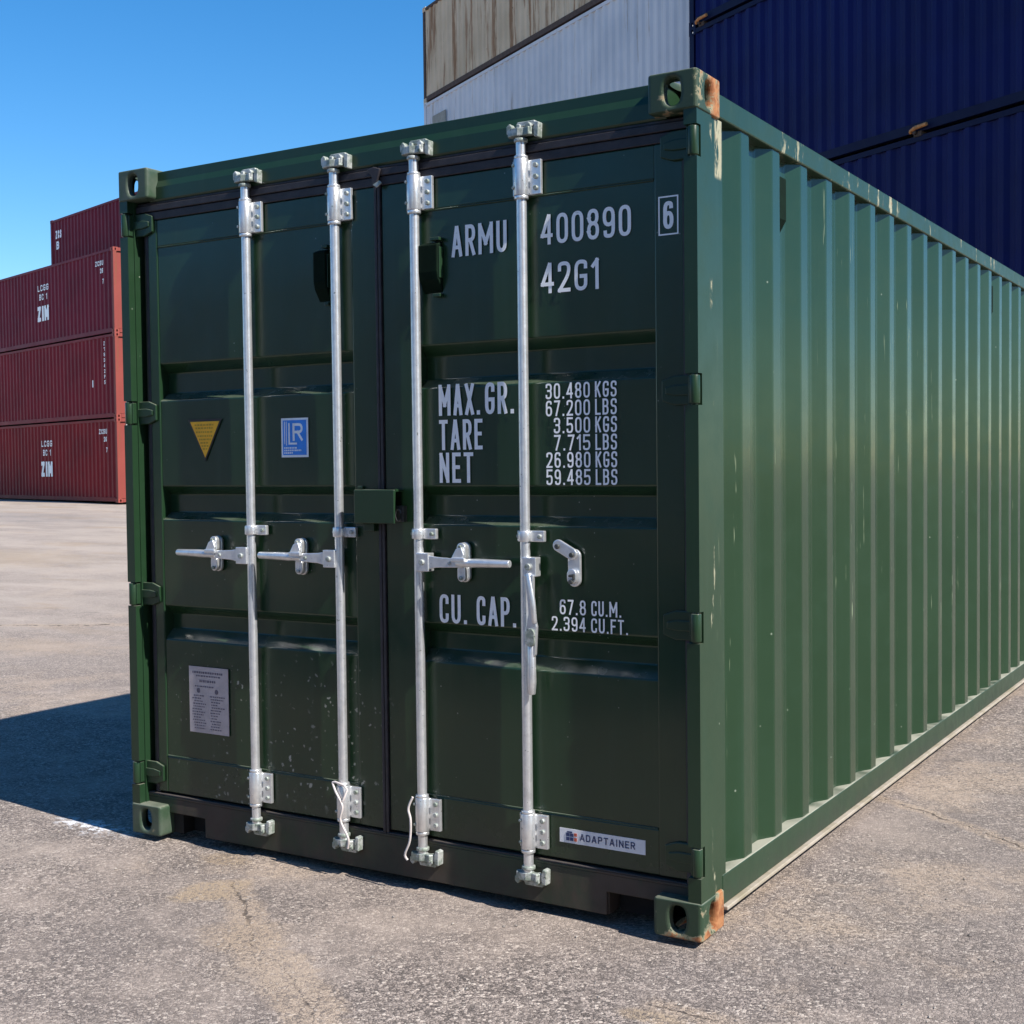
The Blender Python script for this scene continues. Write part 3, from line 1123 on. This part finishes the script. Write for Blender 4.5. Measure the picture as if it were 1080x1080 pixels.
        for qx, qz, y_ in ((px, 1.150, .025), (px, 1.066, .019), (px - .052, 1.176, .025)):
            mb.tube([(qx, y_, qz), (qx, y_ - .008, qz)], .009, 8)
        mb.prism([(px - .008, 1.088), (px + .014, 1.092), (px + .014, 1.072), (px + .006, 1.072), (px + .006, 1.082), (px - .008, 1.080)], 'y', .012, .0195)
        rp = mb.build('handle_retainer', [M['galv'], M['bolt']], root, bevel=.003)
        rp['label'] = 'open handle retainer with its hasp swung up'
    return rod


rods = [make_rod(*a) for a in RODS]
for i, pts in ((1, [(1.028, .0, .318), (1.046, -.006, .29), (1.074, -.004, .24), (1.066, -.006, .19), (1.098, -.004, .130), (1.092, .0, .092)]),
               (2, [(1.378, .0, .31), (1.362, -.004, .27), (1.372, -.006, .23), (1.366, -.004, .16), (1.345, -.004, .110), (1.352, .0, .09)])):
    mb = MB()
    # smooth the cord with a Catmull-Rom pass
    P = [Vector(p) for p in pts]
    fine = []
    for k in range(len(P) - 1):
        a, b, c_, d = P[max(k - 1, 0)], P[k], P[k + 1], P[min(k + 2, len(P) - 1)]
        for q in range(6):
            u = q / 6
            fine.append(.5 * ((2 * b) + (-a + c_) * u + (2 * a - 5 * b + 4 * c_ - d) * u * u + (-a + 3 * b - 3 * c_ + d) * u ** 3))
    fine.append(P[-1])
    mb.tube(fine, .0042, 8)
    if i == 1:
        mb.tube([(1.028, .0, .318), (1.04, .0, .322), (1.082, .0, .314), (1.092, .002, .30), (1.076, -.003, .26)], .0042, 8)
    mb.build('seal_cord', M['cord'], rods[i])

# ---------------------------------------------------------------- lock box and vents on the doors
mb = MB()
z0, z1 = 1.240, 1.356
mb.box(1.150, 1.322, -.008, .000, z0, z1)
mb.box(1.150, 1.322, .000, .050, z1 - .008, z1)
mb.box(1.150, 1.158, .000, .050, z0, z1 - .0085)
mb.box(1.150, 1.250, .000, .050, z0, z0 + .006)
mb.box(1.128, 1.150, .040, .050, z0 + .0, z1 + .012)
mb.box(1.160, 1.205, .030, .051, z0 - .030, z0 - .002)
lb = mb.build('lock_box', M['hinge'], root, bevel=.003)
lb['label'] = 'green steel lock box straddling both doors'
mb = MB()
pts = [(1.318 + .012 * math.cos(a), .022, 1.268 + .020 * math.sin(a)) for a in [R(20 + 300 * k / 12) for k in range(13)]]
mb.tube(pts, .003, 8)
mb.box(1.29, 1.334, .030, .050, 1.245, 1.30)
mb.build('lock_hasp', M['bolt'], lb)

for (xv, wv, zt, zb, fr) in ((.985, .056, 2.205, 2.018, doorL), (1.452, .078, 2.185, 2.012, doorR)):
    mb = MB()
    yb = YS + .002
    mb.prism([(yb, zb), (yb - .030, zb + .045), (yb - .036, zb + .07), (yb - .036, zt - .012), (yb, zt)], 'x', xv - wv / 2, xv + wv / 2)
    vt = mb.build('door_vent', M['vent'], root, bevel=.004)
    mb = MB()
    mb.box(xv + .006, xv + wv / 2 + .004, yb - .030, yb - .004, zt + .001, zt + .012)
    mb.box(xv + .010, xv + wv / 2 + .002, yb - .024, yb - .004, zb - .012, zb - .001)
    mb.box(xv + wv / 2 + .0005, xv + wv / 2 + .004, yb - .028, yb - .004, zb + .05, zt - .02)
    mb.build('vent_clip', M['hinge'], vt, bevel=.002)

# ---------------------------------------------------------------- lettering and stickers
def put_sheet(p, lift):
    return (p[0], YS - .0042 - lift, p[1])


def put_frame(p, lift):
    return (p[0], YF - .0015 - lift, p[1])


def lettering(par, rows, place, label=None, wt=.15):
    mb = MB()
    for txt, x0, z0, h, w in rows:
        letters(mb, txt, x0, z0, h, w, place, wt)
    o = mb.build('lettering', M['white'], par)
    if label:
        o['label'] = label
    return o


lettering(doorR, [('ARMU', 1.530, 2.127, .102, .216), ('400890', 1.874, 2.134, .095, .320), ('42G1', 1.873, 1.980, .096, .208)], put_sheet, None, .125)
mb = MB()
letters(mb, '6', 2.303, 2.140, .083, .034, put_frame, .15)
for a in ((2.287, 2.353, 2.122, 2.1265), (2.287, 2.353, 2.2345, 2.239), (2.287, 2.2915, 2.1265, 2.2345), (2.3485, 2.353, 2.1265, 2.2345)):
    mb.face([put_frame((a[0], a[2]), 0), put_frame((a[1], a[2]), 0), put_frame((a[1], a[3]), 0), put_frame((a[0], a[3]), 0)])
mb.build('check_digit', M['white'], doorR)
rows = [('MAX.', 1.470, 1.603, .104, .165), ('GR.', 1.655, 1.603, .104, .112), ('TARE', 1.470, 1.488, .101, .174), ('NET', 1.470, 1.378, .101, .136)]
nums = ['30.480', '67.200', '3.500', '7.715', '26.980', '59.485']
for i, t_ in enumerate(nums):
    z = 1.644 - i * .0548
    w = .160 if len(t_) == 6 else .131
    rows.append((t_, 2.046 - w, z, .050, w))
    rows.append(('KGS' if i % 2 == 0 else 'LBS', 2.064, z, .050, .076))
rows += [('CU.', 1.462, .905, .097, .112), ('CAP.', 1.612, .905, .097, .154),
         ('67.8', 1.930, .957, .048, .095), ('CU.M.', 2.044, .957, .048, .106), ('2.394', 1.900, .904, .046, .124), ('CU.FT.', 2.043, .904, .046, .130)]
lettering(doorR, rows, put_sheet, None, .125)


def plate(name, x0, x1, z0, z1, y, mat, par, th=.0016):
    mb = MB()
    mb.box(x0, x1, y - th, y, z0, z1)
    return mb.build(name, mat, par)


yS = YS - .0036
# yellow warning triangle with a black border
mb = MB()
mb.prism([(.300, 1.622), (.478, 1.622), (.389, 1.462)], 'y', yS - .0014, yS)
tri = mb.build('warning_sticker', M['black'], root)
mb = MB()
mb.prism([(.313, 1.613), (.465, 1.613), (.389, 1.476)], 'y', yS - .0024, yS - .0016)
mb.build('sticker_face', M['yellow'], tri)
mb = MB()
random.seed(5)
for k, (z, hw) in enumerate([(1.600, .052), (1.588, .048), (1.573, .046), (1.558, .038), (1.545, .030), (1.532, .024), (1.520, .018), (1.509, .012)]):
    x = .389 - hw
    while x < .389 + hw - .004:
        w = min(random.uniform(.005, .013), .389 + hw - x)
        mb.box(x, x + w, yS - .0028, yS - .0025, z - .0032, z + .0032)
        x += w + .004
mb.build('sticker_print', M['print'], tri)
# blue class sticker
lr = plate('class_sticker', .771, .898, 1.472, 1.614, yS, M['lrwhite'], root)
plate('sticker_face', .779, .890, 1.480, 1.606, yS - .0018, M['lrblue'], lr, .0008)
mb = MB()
pl = lambda p, l: (p[0], yS - .0030 - l, p[1])
letters(mb, 'L', .806, 1.518, .078, .040, pl, .09)
letters(mb, 'R', .826, 1.531, .064, .048, pl, .15)
for (a, b, c_, d) in ((.786, .7895, 1.520, 1.602), (.795, .798, 1.515, 1.602)):
    mb.face([pl((a, c_), 0), pl((b, c_), 0), pl((b, d), 0), pl((a, d), 0)])
random.seed(8)
for z, xe in ((1.506, .842), (1.497, .862), (1.488, .826)):
    x = .785
    while x < xe:
        w = random.uniform(.004, .009)
        mb.face([pl((x, z - .0028), 0), pl((x + w, z - .0028), 0), pl((x + w, z + .0028), 0), pl((x, z + .0028), 0)])
        x += w + .0025
mb.build('sticker_print', M['lrwhite'], lr)
# data plate
cp = plate('data_plate', .281, .485, .419, .674, yS, M['plate'], root, .003)
mb = MB()
random.seed(21)
pp = lambda p, l: (p[0], yS - .0036 - l, p[1])


def scribble(xa, xb, z, h, mb, pp, gap=.003):
    x = xa
    while x < xb - .003:
        w = min(random.uniform(.004, .012), xb - x)
        mb.face([pp((x, z), 0), pp((x + w, z), 0), pp((x + w, z + h), 0), pp((x, z + h), 0)])
        x += w + gap


for z, a, b, h in ((.648, .300, .462, .008), (.636, .318, .446, .006), (.615, .336, .424, .009), (.596, .312, .410, .005)):
    scribble(a, b, z, h, mb, pp)
for k in range(13):
    z = .560 - k * .0105
    scribble(.296 + random.uniform(0, .012), .340 + random.uniform(0, .03), z, .0045, mb, pp)
    scribble(.388 + random.uniform(0, .01), .425 + random.uniform(0, .045), z, .0045, mb, pp)
for cx in (.330, .424):
    mb.obround(cx, .582, .0085, .0095, yS - .0040, yS - .0032)
mb.build('plate_print', M['plate_print'], cp)
# maker's sticker low on the right door (on the door's bottom tube)
yb = YF + .002
ms = plate('maker_sticker', 1.922, 2.227, .222, .268, yb - .0004, M['sticker'], root)
mb = MB()
pm = lambda p, l: (p[0], yb - .0030 - l, p[1])
letters(mb, 'ADAPTAINER', 1.996, .2345, .0225, .196, pm, .16, .14)
mb.build('sticker_lettering', M['navy'], ms)
mb = MB()
for (a, b, c_, d) in ((.0, .012, .0, .011), (.014, .026, .0, .011), (.0, .012, .0135, .024), (.014, .026, .0135, .024), (.004, .022, .0255, .030)):
    mb.box(1.946 + a, 1.946 + b, yb - .0032, yb - .0021, .230 + c_, .230 + d)
mb.build('sticker_logo', M['navy'], ms)
mb = MB()
mb.box(1.975, 1.985, yb - .0032, yb - .0021, .230, .241)
mb.box(1.975, 1.985, yb - .0032, yb - .0021, .246, .256)
mb.build('sticker_logo', M['redprint'], ms)


# ------------------------------------------------------------------ stacked containers
# local frame: length along +x, the side the camera sees at y = 0 facing -y, base at z = 0
cast_cache = {}


def cast_mesh(sx, sy, sz, mat):
    k = (sx, sy, sz, mat.name)
    if k not in cast_cache:
        o = casting_mb(sx, sy, sz, (.178, .162, .118)).build('corner_casting', mat, None, merge=True)
        cast_cache[k] = o.data
        bpy.data.objects.remove(o)
    return cast_cache[k]


def stack_container(name, label, group, loc, rotz, L, H, paint, endpaint, castpaint, railpaint=None, rows=(), door_end=False):
    r = thing(name, label, 'shipping container', loc, rotz, group)
    railpaint = railpaint or paint
    Wd = 2.438
    for s in (0, 1):
        yy = (lambda y: y) if s == 0 else (lambda y: Wd - y)
        mb = MB()
        pr = corrugation(.12, L - .12, .45, .278)
        v = [(x_, yy(.012 + .036 * d), .12) for x_, d in pr] + [(x_, yy(.012 + .036 * d), H - .09) for x_, d in pr]
        n = len(pr)
        mb.raw(v, [(i, i + 1, n + i + 1, n + i) for i in range(n - 1)])
        mb.build('side_panel', paint, r)
        mb = MB()
        a, b = sorted((yy(.003), yy(.07)))
        mb.box(.178, L - .178, a, b, H - .10, H - .025)
        mb.build('top_rail', railpaint, r)
        mb = MB()
        a, b = sorted((yy(.003), yy(.09)))
        mb.box(.178, L - .178, a, b, .03, .155)
        mb.build('bottom_rail', railpaint, r)
    for ex in (0, 1):
        X = (lambda x: x) if ex == 0 else (lambda x: L - x)
        mb = MB()
        if ex == 1 and door_end:
            a, b = sorted((X(.052), X(.10)))
            mb.box(a, b, .11, 1.205, .13, H - .13)
            mb.build('end_door', endpaint, r)
            mb = MB()
            mb.box(a, b, 1.233, 2.328, .13, H - .13)
        else:
            pr = corrugation(.12, Wd - .12, .4, .25)
            v = [(X(.02 + .04 * d), y_, .12) for y_, d in pr] + [(X(.02 + .04 * d), y_, H - .11) for y_, d in pr]
            n = len(pr)
            mb.raw(v, [(i, i + 1, n + i + 1, n + i) for i in range(n - 1)])
        mb.build('end_door' if ex == 1 and door_end else 'end_wall', endpaint if ex else paint, r)
        a, b = sorted((X(.006), X(.10)))
        for za, zb_ in ((H - .115, H - .01), (.01, .12)):
            mb = MB()
            mb.box(a, b, .17, Wd - .17, za, zb_)
            mb.build('end_beam', endpaint if ex else railpaint, r)
        for s in (0, 1):
            a, b = sorted((X(.005), X(.125)))
            y0, y1 = (.005, .115) if s == 0 else (Wd - .115, Wd - .005)
            mb = MB()
            mb.box(a, b, y0, y1, .118, H - .118)
            mb.build('corner_post', endpaint if ex else railpaint, r)
            for up in (0, 1):
                o = bpy.data.objects.new('corner_casting', cast_mesh(1 if ex else -1, 1 if s else -1, 1 if up else -1, castpaint))
                COL.objects.link(o)
                o.parent = r
                o.location = (L - .178 if ex else 0, Wd - .162 if s else 0, H - .118 if up else 0)
        if ex == 1 and door_end:
            for yr in (.36, .95, 1.49, 2.08):
                mb = MB()
                mb.tube([(L - .03, yr, .10), (L - .03, yr, H - .10)], .018, 8)
                for zz_ in (.22, H * .42, H - .22):
                    mb.box(L - .051, L - .010, yr - .05, yr + .05, zz_ - .05, zz_ + .05)
                mb.build('locking_rod', M['galv_dull'], r)
    mb = MB()
    mb.box(.1, L - .1, .07, Wd - .07, H - .05, H - .03)
    mb.build('roof', paint, r)
    mb = MB()
    mb.box(.1, L - .1, .09, Wd - .09, .13, .15)
    mb.build('floor', M['floor_dark'], r)
    if rows:
        mb = MB()
        for txt, x0, z0, h, w, wt_ in rows:
            letters(mb, txt, x0, z0, h, w, lambda p, l: (p[0], .0085 - l * 6, p[1]), wt_, .16)
        mb.build('lettering', M['white'], r)
    return r


HS, HQ = 2.591, 2.896
# --- red stack on the left: right end at RP, running away to the left
RDIR = Vector((-.9616, .2744, 0))
rz = math.atan2(-RDIR.y, -RDIR.x)
RP = Vector((-27.22, 24.15, 0))
LR_ = 12.192
rbase = ground_z(RP.x - 5, RP.y) + .02
o = RP + RDIR * LR_
mark = [('LCGG', 6.55, 1.80, .20, .86, .18), ('BC 1', 6.67, 1.50, .20, .62, .18), ('ZIM', 6.50, .80, .50, .92, .26)]
code = [('ZCSU', 10.95, 2.12, .15, .55, .2), ('26', 11.28, 1.88, .15, .2, .2), ('7', 11.42, 1.55, .15, .09, .2), ('LBG', 1.35, 2.06, .16, .45, .2)]
code2 = [(ch, 11.40, 2.25 - k * .17, .12, .08, .2) for k, ch in enumerate('Z18D42P5')] + [('1', 10.55, 1.0, .22, .07, .3), ('LB', 1.5, 2.18, .16, .3, .2), ('B', 1.6, 1.72, .3, .2, .3)]
reds = []
for i, (mt, rw, lab) in enumerate([
        ('red3', mark + code, 'dark red container with white block lettering, lowest of the red stack on the ground'),
        ('red', code2, 'dark red container between the two block lettered ones, only small marks on its side'),
        ('red2', mark + code, 'dark red container with white block lettering, third from the ground in the red stack')]):
    reds.append(stack_container('shipping_container', lab, 'red containers stacked at the left', (o.x, o.y, rbase + i * HS), rz, LR_, HS, M[mt], M['pink'], M['pink'], M[mt], rw, True))
# second row behind, one container taller: only its top one shows
o2 = Vector(CAM) + (Vector((-31.54, 25.38, 0)) - Vector(CAM)) * 1.145
for i in range(4):
    lab = ('plum red container showing above the front red stack, topmost of all the red ones' if i == 3
           else 'red container hidden in the rear row behind the front red stack')
    stack_container('shipping_container', lab, 'red containers stacked at the left', (o2.x, o2.y, rbase + i * HS), rz, LR_, HS, M['red2'], M['red2'], M['red2'], M['red2'],
                    [('ZCS', .45, 1.85, .3, .5, .22), ('B', .5, 1.45, .3, .24, .25)] if i == 3 else (), False)

# --- blue stack right behind, white and beige stack farther left
BDIR = Vector((-.87254, .48855, 0))
bz = math.atan2(-BDIR.y, -BDIR.x)
BP = Vector((-.5421, 14.6242, 0))
bo = BP + BDIR * 5.34
bbase = .085
for i, lab in enumerate(['navy blue container at the foot of the blue stack', 'navy blue container second from the ground in the blue stack, just over the green one',
                         'navy blue container third from the ground, large dark side behind the green container', 'navy blue container topmost in the blue stack']):
    stack_container('shipping_container', lab, 'navy blue containers stacked behind', (bo.x, bo.y, bbase + i * HQ), bz, 9.125, HQ, M['blue'], M['blue'], M['bluerail'], M['bluerail'])
wl = Vector(CAM) + (Vector((-14.36, 22.36, 0)) - Vector(CAM)) * 1.150
zb = ground_z(wl.x, wl.y)
wbase = 11.376 - 3 * HQ - HS
z = wbase
for i, (H_, mt, lab) in enumerate([(HQ, 'wht', 'off white container at the foot of the white stack'), (HQ, 'wht', 'off white container second from the ground in the white stack'),
                                   (HQ, 'wht', 'off white container third from the ground in the white stack'),
                                   (HS, 'wht', 'off white corrugated container under the rusty beige one'),
                                   (HS, 'brown', 'faded beige container streaked with rust, top of the pale stack')]):
    rr = stack_container('shipping_container', lab, 'pale containers stacked behind', (wl.x, wl.y, z), bz, 12.192, H_, M[mt], M[mt], M[mt],
                         M['steel_dark'] if mt == 'brown' else M['wht'])
    if i == 3:
        mb = MB()
        mb.box(.55, 1.35, -.004, .008, 1.72, 2.12)
        mb.build('info_panel', simple('grey_panel', (.30, .29, .25), .6, 0, .3, 4), rr)
    z += H_

# unseen stacks added beside the camera to shade the yard in front of the doors
for c_ in range(3):
    for i in range(4):
        stack_container('shipping_container', 'unseen container added on the right to shade the yard', 'unseen stacks added for their shade',
                        (6.6, -7.3 - c_ * 2.6, ground_z(9, -8) + .01 + i * HQ), 0, 12.192, HQ, M['wht'] if (c_ + i) % 3 == 0 else M['red'], M['blue'] if i % 2 else M['wht'], M['blue'])

for c_ in range(3):  # unseen pale row, added only to show in the door reflections
    for i in range(2):
        stack_container('shipping_container', 'unseen pale container added behind the camera for the door reflections', 'unseen pale row added for reflections',
                        (-35 + c_ * 12.6, -21.0, ground_z(-20, -20) + .02 + i * HQ), 0, 12.192, HQ, M['wht'], M['wht'], M['wht'])

# orange twistlock handles between the blue containers
bx_ = -BDIR
by_ = Vector((-bx_.y, bx_.x, 0))
for along, lvl, lab in ((.35, 3, 'orange twistlock handle at the left corner of the upper blue joint'), (5.14, 2, 'orange twistlock handle sticking out of the lower blue joint')):
    p = bo + bx_ * along
    t_ = thing('twistlock', lab, 'twistlock', (p.x, p.y, bbase + lvl * HQ), bz, 'twistlocks between the blue containers')
    mb = MB()
    mb.box(-.07, .07, -.012, .10, -.035, .035)
    mb.tube([(-.03, -.01, .02), (-.03, -.05, .02)], .03, 10)
    mb.build('lock_body', M['steel_dark'], t_, bevel=.006)
    mb = MB()
    mb.tube([(-.10, -.045, .05), (0, -.055, .075), (.20, -.05, .085)], [.022, .028, .026], 10)
    mb.tube([(-.10, -.045, .05), (-.11, -.02, .03)], [.022, .02], 10)
    mb.build('lock_handle', M['orange'], t_)

# ------------------------------------------------------------------ loose grit on the asphalt
random.seed(3)
mb = MB()
for k in range(2600):
    x, y = random.uniform(-2.2, 4.6), random.uniform(-1.6, 3.2)
    if -.02 < x < 2.5 and y > -.03:
        if random.random() < .9:
            continue
    sz = .002 + .0055 * random.random() ** 4
    zc = ground_z(x, y) + sz * .35
    vs = []
    for d in ((1, 0, 0), (-1, 0, 0), (0, 1, 0), (0, -1, 0), (0, 0, 1), (0, 0, -1)):
        q = sz * random.uniform(.6, 1.25)
        vs.append((x + d[0] * q, y + d[1] * q, zc + d[2] * q * .7))
    mb.raw(vs, [(0, 2, 4), (2, 1, 4), (1, 3, 4), (3, 0, 4), (2, 0, 5), (1, 2, 5), (3, 1, 5), (0, 3, 5)])
gr = mb.build('gravel', simple('loose_stone', (.36, .32, .28), .85, 0, .5, 3, (.16, .14, .13)))
gr['kind'] = 'stuff'
gr['label'] = 'loose grit scattered over the asphalt'
